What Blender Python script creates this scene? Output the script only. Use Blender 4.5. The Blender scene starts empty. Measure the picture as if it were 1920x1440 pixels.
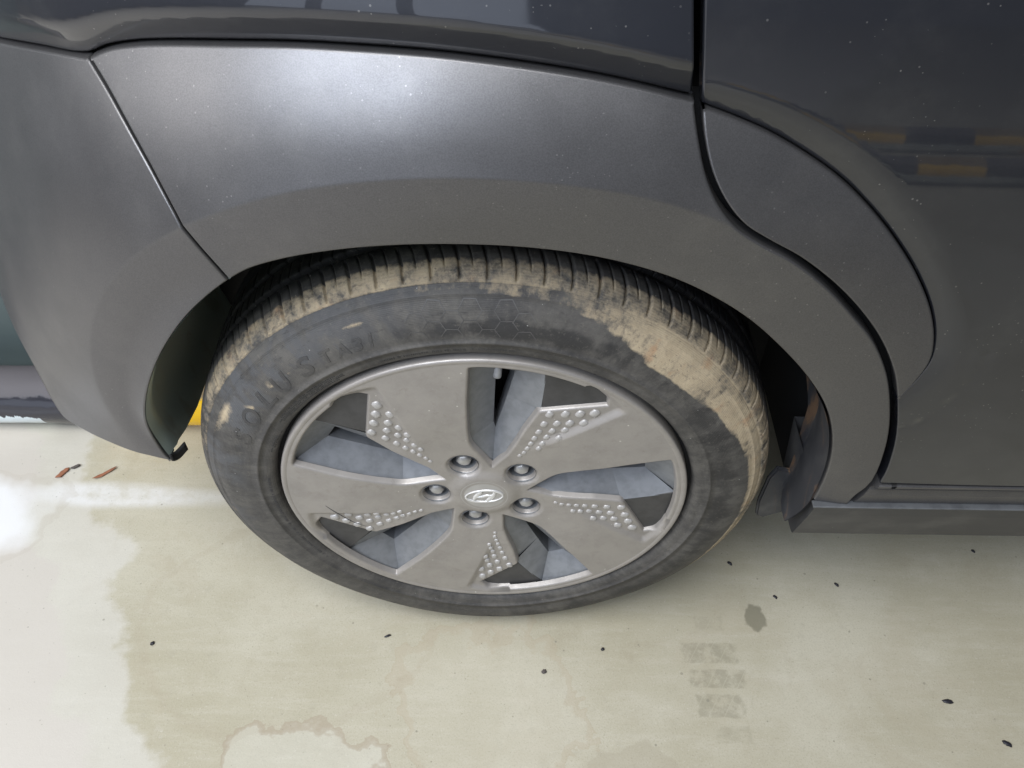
import bpy, bmesh, math, random
import numpy as np
from mathutils import Vector, Matrix
from mathutils.geometry import delaunay_2d_cdt
random.seed(7); rng = np.random.default_rng(7)
S = bpy.context.scene
COL = S.collection

# ------------------------------------------------------------------ camera
cam = bpy.data.cameras.new('camera'); camo = bpy.data.objects.new('camera', cam); COL.objects.link(camo)
RT = Vector((0.9998, 0.0184, -0.0008)); DN = Vector((0.0131, -0.7425, -0.6697)); FW = Vector((-0.0130, 0.6696, -0.7426))
m = Matrix((RT, -DN, -FW)).transposed().to_4x4(); m.translation = Vector((0.0431, -0.5487, 1.1320))
camo.matrix_world = m
cam.sensor_width = 36.0; cam.lens = 1559.14/1920*36.0; cam.clip_start = .02; cam.clip_end = 200
S.camera = camo

# ------------------------------------------------------------------ world and lamps
w = bpy.data.worlds.new('World'); S.world = w; w.use_nodes = True
bg = w.node_tree.nodes['Background']; bg.inputs['Color'].default_value = (.84, .89, 1.0, 1); bg.inputs['Strength'].default_value = .10
def area(name, loc, target, sx, sy, power, color):
    l = bpy.data.lights.new(name, 'AREA'); l.shape = 'RECTANGLE'; l.size = sx; l.size_y = sy; l.energy = power; l.color = color
    o = bpy.data.objects.new(name, l); COL.objects.link(o); o.location = loc
    o.rotation_euler = (Vector(target)-Vector(loc)).to_track_quat('-Z', 'Y').to_euler()
    return o
area('open_side_light', (-1.35, -1.9, 2.85), (-.2, .05, .4), 2.0, 1.0, 84, (.77, .85, 1.0))
area('overhead_light', (-.75, -.80, 3.1), (-.4, -.25, .2), 2.4, .9, 78, (.97, .98, 1.0))
area('far_left_light', (-3.4, -.7, 2.4), (-.9, .1, .0), 2.6, 1.8, 58, (.97, .97, 1.0))
for hx, hw, hp in ((-3.75, 1.5, 12.0), (-2.05, 1.25, 10.0), (-.62, 1.15, 9.5)):
    area('reflection_panel_light', (hx, -4.4, 1.05), (hx, 0, 1.0), hw, 1.9, hp, (.74, .83, 1.0))  # unseen panels added to lay light bands in the upper body's reflections
S.view_settings.view_transform = 'Standard'; S.view_settings.look = 'None'
S.view_settings.exposure = 0.0; S.view_settings.gamma = 1.0

# ------------------------------------------------------------------ helpers
def link(o, parent=None):
    COL.objects.link(o)
    if parent is not None: o.parent = parent
    return o
def tag(o, label=None, cat=None, group=None, kind=None):
    if label: o['label'] = label
    if cat: o['category'] = cat
    if group: o['group'] = group
    if kind: o['kind'] = kind
    return o
def obj(name, V, F, mat=None, parent=None, N=None, smooth=True):
    me = bpy.data.meshes.new(name)
    me.from_pydata([tuple(map(float, v)) for v in V], [], [tuple(int(i) for i in f) for f in F])
    me.validate(clean_customdata=False); me.update()
    if smooth: me.polygons.foreach_set('use_smooth', [True]*len(me.polygons))
    if N is not None: me.normals_split_custom_set_from_vertices([tuple(map(float, n)) for n in N])
    if mat: me.materials.append(mat)
    o = bpy.data.objects.new(name, me)
    return link(o, parent)
def bobj(name, bm, mat=None, parent=None, smooth=True):
    me = bpy.data.meshes.new(name); bm.normal_update(); bm.to_mesh(me); bm.free()
    if smooth: me.polygons.foreach_set('use_smooth', [True]*len(me.polygons))
    if mat: me.materials.append(mat)
    return link(bpy.data.objects.new(name, me), parent)
def empty(name, loc=(0, 0, 0), parent=None):
    o = bpy.data.objects.new(name, None); o.location = loc; return link(o, parent)
def fattr(o, name, vals):
    a = o.data.attributes.new(name, 'FLOAT', 'POINT'); a.data.foreach_set('value', np.asarray(vals, dtype=np.float32))
def sstep(a, b, x):
    t = np.clip((x-a)/(b-a), 0, 1); return t*t*(3-2*t)

# ------------------------------------------------------------------ material helper
class NT:
    def __init__(s, name):
        s.m = bpy.data.materials.new(name); s.m.use_nodes = True; s.t = s.m.node_tree
        s.b = s.t.nodes['Principled BSDF']; s.co = None
    def n(s, typ, ins=None, **kw):
        nd = s.t.nodes.new(typ)
        for k, v in kw.items(): setattr(nd, k, v)
        if ins:
            for k, v in ins.items(): s.set(nd.inputs[k], v)
        return nd
    def set(s, sock, v):
        if isinstance(v, bpy.types.NodeSocket): s.t.links.new(v, sock)
        else:
            if hasattr(sock.default_value, '__len__') and not hasattr(v, '__len__'): v = (v,)*len(sock.default_value)
            if hasattr(v, '__len__') and len(sock.default_value) == 4 and len(v) == 3: v = (*v, 1)
            sock.default_value = v
    def P(s, **kw):
        for k, v in kw.items(): s.set(s.b.inputs[k.replace('_', ' ')], v)
    def obj(s):
        if s.co is None: s.co = s.n('ShaderNodeTexCoord').outputs['Object']
        return s.co
    def math(s, op, a, b=None, c=None, clamp=False):
        nd = s.n('ShaderNodeMath', operation=op, use_clamp=clamp)
        s.set(nd.inputs[0], a)
        if b is not None: s.set(nd.inputs[1], b)
        if c is not None: s.set(nd.inputs[2], c)
        return nd.outputs[0]
    def noise(s, scale, detail=4, rough=.55, dist=0, vec=None, out='Fac'):
        nd = s.n('ShaderNodeTexNoise', {'Scale': scale, 'Detail': detail, 'Roughness': rough, 'Distortion': dist, 'Vector': vec or s.obj()})
        return nd.outputs[out]
    def vor(s, scale, vec=None, feature='F1', rand=1.0, out='Distance'):
        nd = s.n('ShaderNodeTexVoronoi', {'Scale': scale, 'Vector': vec or s.obj(), 'Randomness': rand}, feature=feature)
        return nd.outputs[out]
    def ramp(s, v, a, b, lo=0.0, hi=1.0, smooth=True):
        nd = s.n('ShaderNodeMapRange', {'Value': v, 'From Min': a, 'From Max': b, 'To Min': lo, 'To Max': hi}, interpolation_type='SMOOTHSTEP' if smooth else 'LINEAR')
        return nd.outputs[0]
    def mix(s, f, a, b):
        nd = s.n('ShaderNodeMix', data_type='RGBA'); s.set(nd.inputs[0], f); s.set(nd.inputs[6], a); s.set(nd.inputs[7], b)
        return nd.outputs[2]
    def attr(s, name): return s.n('ShaderNodeAttribute', attribute_name=name).outputs['Fac']
    def map(s, sc=(1, 1, 1), rot=(0, 0, 0), loc=(0, 0, 0)):
        return s.n('ShaderNodeMapping', {'Vector': s.obj(), 'Scale': sc, 'Rotation': rot, 'Location': loc}).outputs[0]
    def bump(s, h, strength=.3, dist=.001):
        s.P(Normal=s.n('ShaderNodeBump', {'Height': h, 'Strength': strength, 'Distance': dist}).outputs[0])
    def specks(s, scale, thr, keep, vec=None):
        """sparse small dots: voronoi cells of which only a share carries a dot"""
        nd = s.n('ShaderNodeTexVoronoi', {'Scale': scale, 'Vector': vec or s.obj()})
        sep = s.n('ShaderNodeSeparateColor', {'Color': nd.outputs['Color']})
        size = s.math('MULTIPLY', sep.outputs[1], thr)
        d = s.math('LESS_THAN', nd.outputs['Distance'], size)
        k = s.math('LESS_THAN', sep.outputs[0], keep)
        return s.math('MULTIPLY', d, k)

def dusty(t, col, dust=(.42, .40, .36), amount=.12, spk=.35):
    n = t.noise(9, 7, .72); cloud = t.ramp(n, .45, .8, 0, amount)
    c = t.mix(cloud, col, dust)
    where = t.ramp(t.noise(4, 3), .42, .62); sp = t.math('MULTIPLY', t.specks(260, .22, .20), where); c = t.mix(t.math('MULTIPLY', sp, spk*1.0), c, (.50, .48, .45))
    sp2 = t.specks(60, .05, .10); c = t.mix(t.math('MULTIPLY', sp2, spk*.6), c, (.6, .58, .55))
    v = t.map((1, 1, 2.6), (0, .6, 0)); sc = t.math('MULTIPLY', t.specks(90, .075, .40, v), where)
    return t.mix(t.math('MULTIPLY', sc, spk*1.0), c, (.5, .48, .45))

# --- paint and trim
def mat_cladding():
    t = NT('cladding_satin_grey'); c = dusty(t, (.118, .115, .115), amount=.12)
    fl = t.noise(900, 2, .5); c = t.mix(t.ramp(fl, .3, .7, 0, .28), c, (.21, .206, .205))
    t.P(Base_Color=c, Metallic=.7, Roughness=t.ramp(t.noise(14, 4), .3, .8, .33, .42), Coat_Weight=.0)
    t.P(Specular_IOR_Level=.5)
    t.bump(t.noise(900, 3, .7), .16, .0005); return t.m
def mat_paint():
    t = NT('dark_grey_gloss_paint'); c = dusty(t, (.022, .024, .031), amount=.04, spk=.28)
    t.P(Base_Color=c, Metallic=.45, Roughness=.38, Coat_Weight=1.0, Coat_Roughness=t.ramp(t.noise(10, 4), .4, .8, .025, .07), Coat_IOR=1.6)
    t.bump(t.noise(120, 2), .035, .0006); return t.m
def mat_plastic(name, col, rough=.6, dirt=0.0, spk=.25):
    t = NT(name); c = dusty(t, col, amount=.18, spk=spk)
    if dirt:
        v = t.map((4, 3, 1.2), (0, .35, 0)); n = t.noise(6, 6, .65, .8, v); c = t.mix(t.ramp(n, .52, .64, 0, dirt), c, (.21, .125, .07))
    t.P(Base_Color=c, Roughness=rough); t.bump(t.noise(420, 3), .12, .0006); return t.m
def mat_rim():
    t = NT('rim_satin_silver'); n = t.noise(22, 6, .65)
    c = t.mix(t.ramp(n, .35, .75), (.372, .347, .320), (.315, .292, .266))
    sp = t.specks(170, .17, .10); c = t.mix(t.math('MULTIPLY', sp, .7), c, (.70, .68, .64))
    c = t.mix(t.ramp(t.noise(60, 6, .75, .5), .52, .74, 0, .35), c, (.20, .175, .15)); c = t.mix(t.ramp(t.noise(380, 3, .75), .58, .72, 0, .35), c, (.50, .47, .44)); st = t.specks(60, .05, .35, t.map((1, 1, 3), (0, .9, 0))); c = t.mix(t.math('MULTIPLY', st, .5), c, (.12, .11, .10))
    t.P(Base_Color=c, Metallic=.45, Roughness=t.ramp(n, .3, .8, .40, .55)); t.bump(t.noise(600, 3), .08, .0006); return t.m
def mat_simple(name, col, rough=.5, metal=0.0, nscale=60, var=.25):
    t = NT(name); n = t.noise(nscale, 5, .6)
    d = tuple(c*(1-var) for c in col)
    t.P(Base_Color=t.mix(t.ramp(n, .35, .7), col, d), Roughness=rough, Metallic=metal); t.bump(t.noise(nscale*6, 3), .12, .0006); return t.m
M = dict(clad=mat_cladding(), paint=mat_paint(),
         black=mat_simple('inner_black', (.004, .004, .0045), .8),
         sill=mat_plastic('sill_textured_plastic', (.045, .045, .047), .55, spk=.5),
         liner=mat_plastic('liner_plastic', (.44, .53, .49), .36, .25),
         flange=mat_plastic('arch_flange_plastic', (.036, .037, .041), .55, .85, spk=.5),
         rim=mat_rim(),
         pocket=mat_simple('pocket_grey_paint', (.235, .243, .252), .40, .3, 80, .2),
         insert=mat_simple('insert_dark_grey', (.068, .066, .064), .5, .2, 70, .25),
         nut=mat_simple('nut_zinc', (.50, .49, .47), .42, .5, 90, .3),
         chrome=mat_simple('emblem_bright', (.72, .71, .69), .32, .4, 40, .03),
         bump=mat_simple('bump_silver', (.47, .452, .428), .44, .3, 90, .15),
         cap=mat_simple('cap_silver', (.44, .425, .40), .38, .35, 60, .1),
         rust=mat_simple('brake_rusty', (.05, .038, .03), .75, .2, 40, .5))

# ------------------------------------------------------------------ car side surface (y as a function of x, z)
CX, CZ = .008, .335
KA = [(-60,.353),(-10,.353),(5.5,.3534),(11.5,.3602),(18.1,.3676),(24.9,.3736),(31.6,.3768),(39.1,.3773),(46.7,.3786),(53.9,.3816),(60.5,.3835),(66.2,.3846),(71.9,.3843),(77.3,.3835),(83.7,.3828),(90,.3831),(96.9,.3857),(102.6,.3889),(107.8,.3922),(113.4,.3958),(118.8,.3982),(122.6,.3971),(127.2,.3943),(133.1,.3907),(140.7,.3857),(148.5,.3828),(157.4,.3823),(164.5,.3823),(169,.3795),(173.2,.3731),(175.1,.3648),(185,.355),(230,.35)]
KK = [(-60,.41),(-10,.41),(14.7,.4158),(21.8,.4248),(28.4,.4324),(34.5,.4399),(40.6,.4447),(45.9,.4465),(51.5,.4486),(56.7,.4504),(64.2,.452),(70,.4525),(74.7,.452),(79.8,.45),(84.8,.4493),(89.7,.4497),(93.7,.4507),(99.6,.4525),(104.8,.4548),(110.4,.4561),(115.5,.4565),(120.9,.4570),(124.6,.4576),(129.7,.4571),(136.2,.4553),(143.6,.4506),(151.1,.4462),(159.6,.4379),(166.1,.4276),(168.7,.4182),(185,.40),(230,.39)]
KS = [(-60,.0),(0,.1),(20,.16),(35,.28),(50,.5),(65,.8),(80,1),(115,1),(130,.98),(145,.82),(158,.55),(168,.28),(180,.05),(230,0)]
def mk(tab, sm):
    a = np.arange(-60, 231, 1.0); t = np.array(tab); v = np.interp(a, t[:, 0], t[:, 1])
    k = np.exp(-.5*(np.arange(-12, 13)/sm)**2); k /= k.sum()
    return a, np.convolve(np.pad(v, 12, mode='edge'), k, 'valid')
TA, TK, TS = mk(KA, 2.0), mk(KK, 2.5), mk(KS, 5)
def spl(x, tab):   # smooth table lookup (Catmull-Rom on the 1 degree table)
    a, v = tab; p = x-a[0]; i = np.clip(np.floor(p).astype(int), 1, len(a)-3); t = p-i
    p0, p1, p2, p3 = v[i-1], v[i], v[i+1], v[i+2]
    return .5*(2*p1+(-p0+p2)*t+(2*p0-5*p1+4*p2-p3)*t*t+(-p0+3*p1-3*p2+p3)*t**3)
def polar(x, z):
    a = np.degrees(np.arctan2(z-CZ, x-CX)); a = np.where(a < -110, a+360, a)
    return np.clip(a, -58, 228), np.hypot(x-CX, z-CZ)
def Tp(x):
    d = np.maximum(0, -.02-x); e = np.maximum(0, -.5-x); return .30*d**2+.30*d**3+4.5*e**2
def smax(a, b, k):
    h = np.clip(.5+.5*(a-b)/k, 0, 1); return b+(a-b)*h+k*h*(1-h)
def f_clad(x, z):
    a, r = polar(x, z); A = spl(a, TA); K = spl(a, TK); Sl = spl(a, TS)
    s = r-K; u = np.clip(-s/(K-A), 0, 1.3)
    yin = -.036+.006*u*u
    sp = np.maximum(s, 0)
    yout = -.036+Sl*(.42*s+np.where(sp < .09, 2.6*sp*sp, 2.6*.0081+.47*(sp-.09)))
    # left side of the arch: the lip rolls outwards towards the opening
    roll = sstep(118, 138, a)*(1-sstep(160, 172, a))*np.clip((u-.55)/.45, 0, 1.2)**2*-.010
    return Tp(x)+smax(yin, yout, .0007)+roll
# panel outlines in metres on that surface (x, z)
FENDER_TOP = [(-.304,.8176),(-.2828,.828),(-.2563,.8363),(-.2218,.8438),(-.1763,.8508),(-.1262,.8562),(-.0793,.8579),(-.0266,.857),(.0179,.8535),(.0624,.8483),(.0999,.8425),(.1341,.8357),(.1631,.8285)]
BUMPER_TOP = [(-.66,.725),(-.58,.750),(-.4944,.774),(-.4105,.7952),(-.3545,.8081),(-.304,.8176)]
SEAM = [(-.304,.8176),(-.285,.8026),(-.266,.7836),(-.2494,.7632),(-.2351,.74),(-.2274,.7242),(-.2172,.6993),(-.2058,.6696)]
GAP_L = [(.1631,.8285),(.1651,.818),(.168,.8069),(.176,.7829),(.188,.7615),(.2052,.7426),(.2265,.7279),(.2553,.7112),(.2873,.686),(.318,.6553),(.3459,.624),(.3707,.5838),(.3887,.5401),(.4027,.4922),(.4103,.4402),(.4107,.4186)]
GAP_R = [(.1676,.8253),(.1711,.8067),(.179,.7844),(.1918,.7632),(.2089,.7446),(.2301,.7306),(.259,.7135),(.2921,.6881),(.3224,.6589),(.3515,.6238),(.376,.5837),(.3922,.546)]
LENS = [(.1676,.8253),(.1892,.8179),(.2182,.8063),(.2486,.7906),(.2812,.77),(.3123,.7442),(.3419,.714),(.3666,.6839),(.3878,.6512),(.4018,.6189),(.4063,.5941),(.4018,.5716),(.3922,.546)]
GAP_RL = [(.3922,.546),(.4085,.4921),(.4171,.4396),(.4176,.4150)]
ARCH_R = [(-.2058,.6696),(-.1836,.6841),(-.149,.6984),(-.1121,.7083),(-.0769,.7145),(-.0384,.7179),(.0079,.7181),(.05,.7155),(.0925,.7091),(.1272,.7003),(.1633,.6869),(.1967,.6689),(.2328,.6434),(.2678,.6103),(.3009,.5729),(.329,.5324),(.3468,.4924),(.3575,.4492),(.3609,.407),(.3600,.3730)]
ARCH_L = [(-.3559,.3654),(-.3622,.3798),(-.3644,.4078),(-.3603,.4372),(-.3448,.4822),(-.3184,.5349),(-.2905,.5793),(-.259,.6203),(-.2306,.6489),(-.2058,.6696)]
LOW = [(-.3559,.3654),(-.3829,.3704),(-.4263,.3671),(-.4733,.3635),(-.5064,.3655),(-.5162,.3856),(-.5254,.4277),(-.5422,.4508),(-.57,.470),(-.62,.505),(-.66,.55)]

def dense(poly, step=.003, closed=False, smooth=True):
    P = np.array(poly, float)
    if closed: P = np.vstack([P, P[:1]])
    n = len(P)
    if not smooth or n < 3:
        out = []
        for i in range(n-1):
            k = max(1, int(np.ceil(np.linalg.norm(P[i+1]-P[i])/step)))
            out += [P[i]+(P[i+1]-P[i])*j/k for j in range(k)]
        out.append(P[-1]); return np.array(out)
    out = []
    for i in range(n-1):
        p1, p2 = P[i], P[i+1]
        p0 = P[i-1] if i > 0 else 2*p1-p2
        p3 = P[i+2] if i+2 < n else 2*p2-p1
        # centripetal Catmull-Rom
        t0 = 0; t1 = t0+max(1e-6, np.linalg.norm(p1-p0)**.5); t2 = t1+max(1e-6, np.linalg.norm(p2-p1)**.5); t3 = t2+max(1e-6, np.linalg.norm(p3-p2)**.5)
        k = max(1, int(np.ceil(np.linalg.norm(p2-p1)/step)))
        for j in range(k):
            t = t1+(t2-t1)*j/k
            A1 = (t1-t)/(t1-t0)*p0+(t-t0)/(t1-t0)*p1; A2 = (t2-t)/(t2-t1)*p1+(t-t1)/(t2-t1)*p2; A3 = (t3-t)/(t3-t2)*p2+(t-t2)/(t3-t2)*p3
            B1 = (t2-t)/(t2-t0)*A1+(t-t0)/(t2-t0)*A2; B2 = (t3-t)/(t3-t1)*A2+(t-t1)/(t3-t1)*A3
            out.append((t2-t)/(t2-t1)*B1+(t-t1)/(t2-t1)*B2)
    out.append(P[-1]); return np.array(out)
def loop(*parts):   # join dense pieces end to end into one closed outline, dropping doubles
    out = []
    for p in parts:
        for v in p:
            if not out or np.linalg.norm(out[-1]-v) > 4e-4: out.append(np.asarray(v, float))
    while np.linalg.norm(out[0]-out[-1]) < 4e-4: out.pop()
    out = np.array(out)
    ar = .5*np.sum(out[:, 0]*np.roll(out[:, 1], -1)-np.roll(out[:, 0], -1)*out[:, 1])
    return out if ar > 0 else out[::-1]
def inside(P, poly):
    x, y = P[:, 0], P[:, 1]; c = np.zeros(len(P), bool); a = poly; b = np.roll(poly, -1, 0)
    for i in range(len(a)):
        if a[i, 1] == b[i, 1]: continue
        k = ((a[i, 1] > y) != (b[i, 1] > y)) & (x < (b[i, 0]-a[i, 0])*(y-a[i, 1])/(b[i, 1]-a[i, 1])+a[i, 0]); c ^= k
    return c
def dist(P, line):
    d = np.full(len(P), 9.0)
    for i in range(0, len(P), 4000):
        q = P[i:i+4000]; d[i:i+4000] = np.sqrt(((q[:, None, :]-line[None])**2).sum(-1)).min(1)
    return d
def offset(poly, d):   # move a CCW loop outwards by d
    t = np.roll(poly, -1, 0)-np.roll(poly, 1, 0); t /= np.linalg.norm(t, axis=1)[:, None]+1e-9
    return poly+np.stack([t[:, 1], -t[:, 0]], 1)*d, np.stack([t[:, 1], -t[:, 0]], 1)
def fill(poly, step, holes=(), extra=None):
    lo, hi = poly.min(0), poly.max(0)
    gx = np.arange(lo[0], hi[0], step); gz = np.arange(lo[1], hi[1], step*.866)
    G = np.array([(x+(j % 2)*step*.5, z) for j, z in enumerate(gz) for x in gx])
    if extra is not None: G = np.vstack([G, extra])
    k = inside(G, poly)
    for h in holes: k &= ~inside(G, h)
    G = G[k]; edges = np.vstack([poly, *holes]) if holes else poly
    G = G[dist(G, edges) > step*.45]
    V = [Vector(p) for p in poly]; E = [(i, (i+1) % len(poly)) for i in range(len(poly))]; nb = len(poly)
    for h in holes:
        b = len(V); V += [Vector(p) for p in h]; E += [(b+i, b+(i+1) % len(h)) for i in range(len(h))]
    nb = len(V); V += [Vector(p) for p in G]
    r = delaunay_2d_cdt(V, E, [], 0, 1e-7)
    P = np.array([tuple(v) for v in r[0]]); T = np.array([t for t in r[2] if len(t) == 3])
    c = P[T].mean(1); k = inside(c, poly)
    for h in holes: k &= ~inside(c, h)
    return P, T[k]
def normals(f, P, e=6e-4):
    x, z = P[:, 0], P[:, 1]
    gx = (f(x+e, z)-f(x-e, z))/(2*e); gz = (f(x, z+e)-f(x, z-e))/(2*e)
    n = np.stack([gx, -np.ones_like(gx), gz], 1); return n/np.linalg.norm(n, axis=1)[:, None]
def panel(name, poly, f, mat, parent, step=.005, crease=None, ret=.014, rad=.0021):
    """a sheet panel on y = f(x, z) with rolled edges and a return flange all round"""
    base, _ = offset(poly, -rad)
    P, T = fill(base, step, extra=crease)
    y = f(P[:, 0], P[:, 1]); V = [np.stack([P[:, 0], y, P[:, 1]], 1)]; N = [normals(f, P)]
    a = P[T[:, 1]]-P[T[:, 0]]; b = P[T[:, 2]]-P[T[:, 0]]; ccw = (a[:, 0]*b[:, 1]-a[:, 1]*b[:, 0]) > 0
    F = [tuple(t) if c else tuple(t[::-1]) for t, c in zip(T, ccw)]
    n = len(base); yb = f(base[:, 0], base[:, 1]); nb = normals(f, base); _, on = offset(base, 0)
    o3 = np.stack([on[:, 0], 0*on[:, 0], on[:, 1]], 1); st = sum(len(v) for v in V)
    rings = []
    for ang in (0, 30, 60, 90):
        c, s = math.cos(math.radians(ang)), math.sin(math.radians(ang))
        rings.append((np.stack([base[:, 0], yb, base[:, 1]], 1)+o3*rad*s+np.array([0, rad*(1-c), 0]), nb*c+o3*s))
    rings.append((rings[-1][0]+np.array([0, ret, 0]), o3))
    for k, (p, nn) in enumerate(rings):
        V.append(p); N.append(nn/np.linalg.norm(nn, axis=1)[:, None])
        if k:
            for i in range(n):
                j = (i+1) % n; A = st+(k-1)*n; B = st+k*n
                F.append((A+i, B+i, B+j, A+j))
    return obj(name, np.vstack(V), F, mat, parent, np.vstack(N))

# ------------------------------------------------------------------ setting: floor
def mat_floor():
    t = NT('stained_concrete'); xyz = t.n('ShaderNodeSeparateXYZ', {'Vector': t.obj()})
    X, Y = xyz.outputs[0], xyz.outputs[1]
    n1 = t.noise(3.2, 6, .6, .4); n2 = t.noise(14, 6, .65); n3 = t.noise(70, 4, .6)
    fine = t.noise(9, 8, .72, .2, t.map((1, 6, 1), (0, 0, .06)))
    c = t.mix(t.ramp(n1, .32, .7), (.385, .350, .248), (.48, .448, .345))
    c = t.mix(t.ramp(fine, .42, .75, 0, .35), c, (.545, .51, .415))
    c = t.mix(t.ramp(n2, .5, .8, 0, .45), c, (.325, .282, .19))
    c = t.mix(t.ramp(n3, .52, .78, 0, .30), c, (.34, .31, .235)); c = t.mix(t.ramp(t.noise(420, 3, .8), .50, .70, 0, .5), c, (.27, .24, .17)); c = t.mix(t.ramp(t.noise(230, 4, .8), .56, .74, 0, .45), c, (.62, .59, .50)); c = t.mix(t.ramp(t.noise(5, 7, .72, 1.0), .54, .62, 0, .22), c, (.40, .35, .25))
    # pale lime-washed area towards the car's tail, painted-in floor glare and dried water edges
    wob = t.math('MULTIPLY', t.math('SUBTRACT', t.noise(5, 5, .6), .5), .34)
    wob2 = t.math('MULTIPLY', t.math('SUBTRACT', t.noise(16, 5, .6), .5), .07)
    e = t.math('ADD', t.math('ADD', X, wob), wob2)
    diag = t.math('ADD', e, t.math('MULTIPLY', Y, .55))
    pale = t.ramp(diag, -.52, -.55); c = t.mix(t.math('MULTIPLY', pale, .45), c, (.62, .60, .555))
    pink = t.ramp(diag, -.63, -.66); c = t.mix(t.math('MULTIPLY', pink, .6), c, (.51, .465, .41))
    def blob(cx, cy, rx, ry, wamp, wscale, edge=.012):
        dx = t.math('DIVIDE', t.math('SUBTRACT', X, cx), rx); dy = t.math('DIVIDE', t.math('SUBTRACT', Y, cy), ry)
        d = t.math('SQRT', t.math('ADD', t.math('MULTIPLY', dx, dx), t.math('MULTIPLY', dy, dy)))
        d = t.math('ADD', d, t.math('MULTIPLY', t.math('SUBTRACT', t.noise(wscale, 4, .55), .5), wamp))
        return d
    b1 = blob(-.86, .165, .17, .11, 1.2, 6); c = t.mix(t.ramp(b1, 1.05, .55, 0, .8), c, (.74, .74, .73))  # glare on the floor painted in as a soft whitish blob
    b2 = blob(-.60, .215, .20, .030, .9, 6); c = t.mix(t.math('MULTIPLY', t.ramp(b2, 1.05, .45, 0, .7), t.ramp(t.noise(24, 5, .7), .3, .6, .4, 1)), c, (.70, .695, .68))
    def ring(d, lo=.93, hi=1.0, amt=.45, col=(.33, .27, .19)):
        nonlocal c
        r = t.math('MULTIPLY', t.ramp(d, lo-.05, lo), t.ramp(d, hi+.015, hi)); c = t.mix(t.math('MULTIPLY', r, amt), c, col)
    ring(b1, .96, 1.0, .15)
    b3 = blob(-.24, -.215, .115, .075, 1.3, 15); c = t.mix(t.ramp(b3, 1.0, .95, 0, .25), c, (.62, .61, .54)); ring(b3, .95, 1.02, .55)
    b4 = blob(.01, -.12, .135, .13, 1.7, 11); ring(b4, .90, 1.0, .34, (.37, .30, .20)); c = t.mix(t.ramp(b4, 1.0, .95, 0, .10), c, (.545, .51, .415))
    b5 = blob(-.30, .0, .22, .16, .8, 7); ring(b5, .95, 1.0, .12)
    b6 = blob(.20, -.21, .07, .05, 1.2, 22); c = t.mix(t.ramp(b6, 1.0, .9, 0, .35), c, (.33, .29, .21))
    # oily blot and three tyre-tread prints
    b7 = blob(.387, .018, .017, .022, .9, 60); c = t.mix(t.ramp(b7, 1.05, .8, 0, .8), c, (.19, .175, .12))
    for (cx, cy, rx, ry, am) in ((.313, -.037, .042, .016, .5), (.320, -.074, .042, .014, .5), (.318, -.112, .034, .017, .45), (.330, -.150, .026, .012, .25), (.318, .008, .022, .012, .25)):
        u = t.math('ADD', t.math('DIVIDE', t.math('SUBTRACT', X, cx), rx), t.math('MULTIPLY', t.math('SUBTRACT', t.noise(55, 3), .5), .5))
        v = t.math('ADD', t.math('DIVIDE', t.math('SUBTRACT', Y, cy), ry), t.math('MULTIPLY', t.math('SUBTRACT', t.noise(75, 3), .5), .35))
        k = t.math('MULTIPLY', t.ramp(t.math('ABSOLUTE', u), 1.0, .85), t.ramp(t.math('ABSOLUTE', v), 1.0, .85))
        sl = t.math('FRACT', t.math('MULTIPLY', t.math('ADD', X, t.math('MULTIPLY', Y, -.6)), 48.0)); cut = t.ramp(sl, .0, .12, .35, 1)
        k = t.math('MULTIPLY', t.math('MULTIPLY', k, cut), t.ramp(t.noise(60, 5, .7), .36, .60, .1, 1))
        c = t.mix(t.math('MULTIPLY', k, am), c, (.235, .215, .15))
    dk = t.specks(30, .075, .30); c = t.mix(t.math('MULTIPLY', dk, .55), c, (.21, .195, .15))
    dk = t.specks(85, .14, .16); c = t.mix(t.math('MULTIPLY', dk, .55), c, (.17, .16, .12)); dk = t.specks(210, .20, .14); c = t.mix(t.math('MULTIPLY', dk, .45), c, (.20, .18, .13)); sc = t.specks(22, .035, .5, t.map((1, 4, 1), (0, 0, .3))); c = t.mix(t.math('MULTIPLY', sc, .35), c, (.24, .21, .15))
    t.P(Base_Color=c, Roughness=t.ramp(n2, .3, .75, .42, .62), Specular_IOR_Level=.45)
    h = t.math('ADD', t.math('MULTIPLY', t.noise(160, 4), .5), t.math('MULTIPLY', n2, .8)); t.bump(t.math('ADD', h, t.math('MULTIPLY', t.noise(420, 3, .8), .6)), .22, .0014); return t.m
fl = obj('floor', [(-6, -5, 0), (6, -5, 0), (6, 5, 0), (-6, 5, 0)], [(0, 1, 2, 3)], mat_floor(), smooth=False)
tag(fl, kind='structure')

# wall behind the tail of the car
def mat_wall():
    t = NT('teal_wall_paint'); n = t.noise(6, 5, .6)
    c = t.mix(t.ramp(n, .3, .7), (.095, .122, .118), (.080, .104, .102)); t.P(Base_Color=c, Roughness=.5); t.bump(t.noise(90, 4), .15, .001); return t.m
bm = bmesh.new()
bmesh.ops.create_cube(bm, size=1, matrix=Matrix.Translation((-1.98, .60, 1.2)) @ Matrix.Diagonal((2.44, .26, 2.4, 1)))
bmesh.ops.bevel(bm, geom=bm.edges[:], offset=.012, segments=3, affect='EDGES')
wl = bobj('wall', bm, mat_wall()); tag(wl, 'plain grey-green painted wall at the left edge behind the car bumper', 'wall')
for p in wl.data.polygons: p.use_smooth = False

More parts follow.
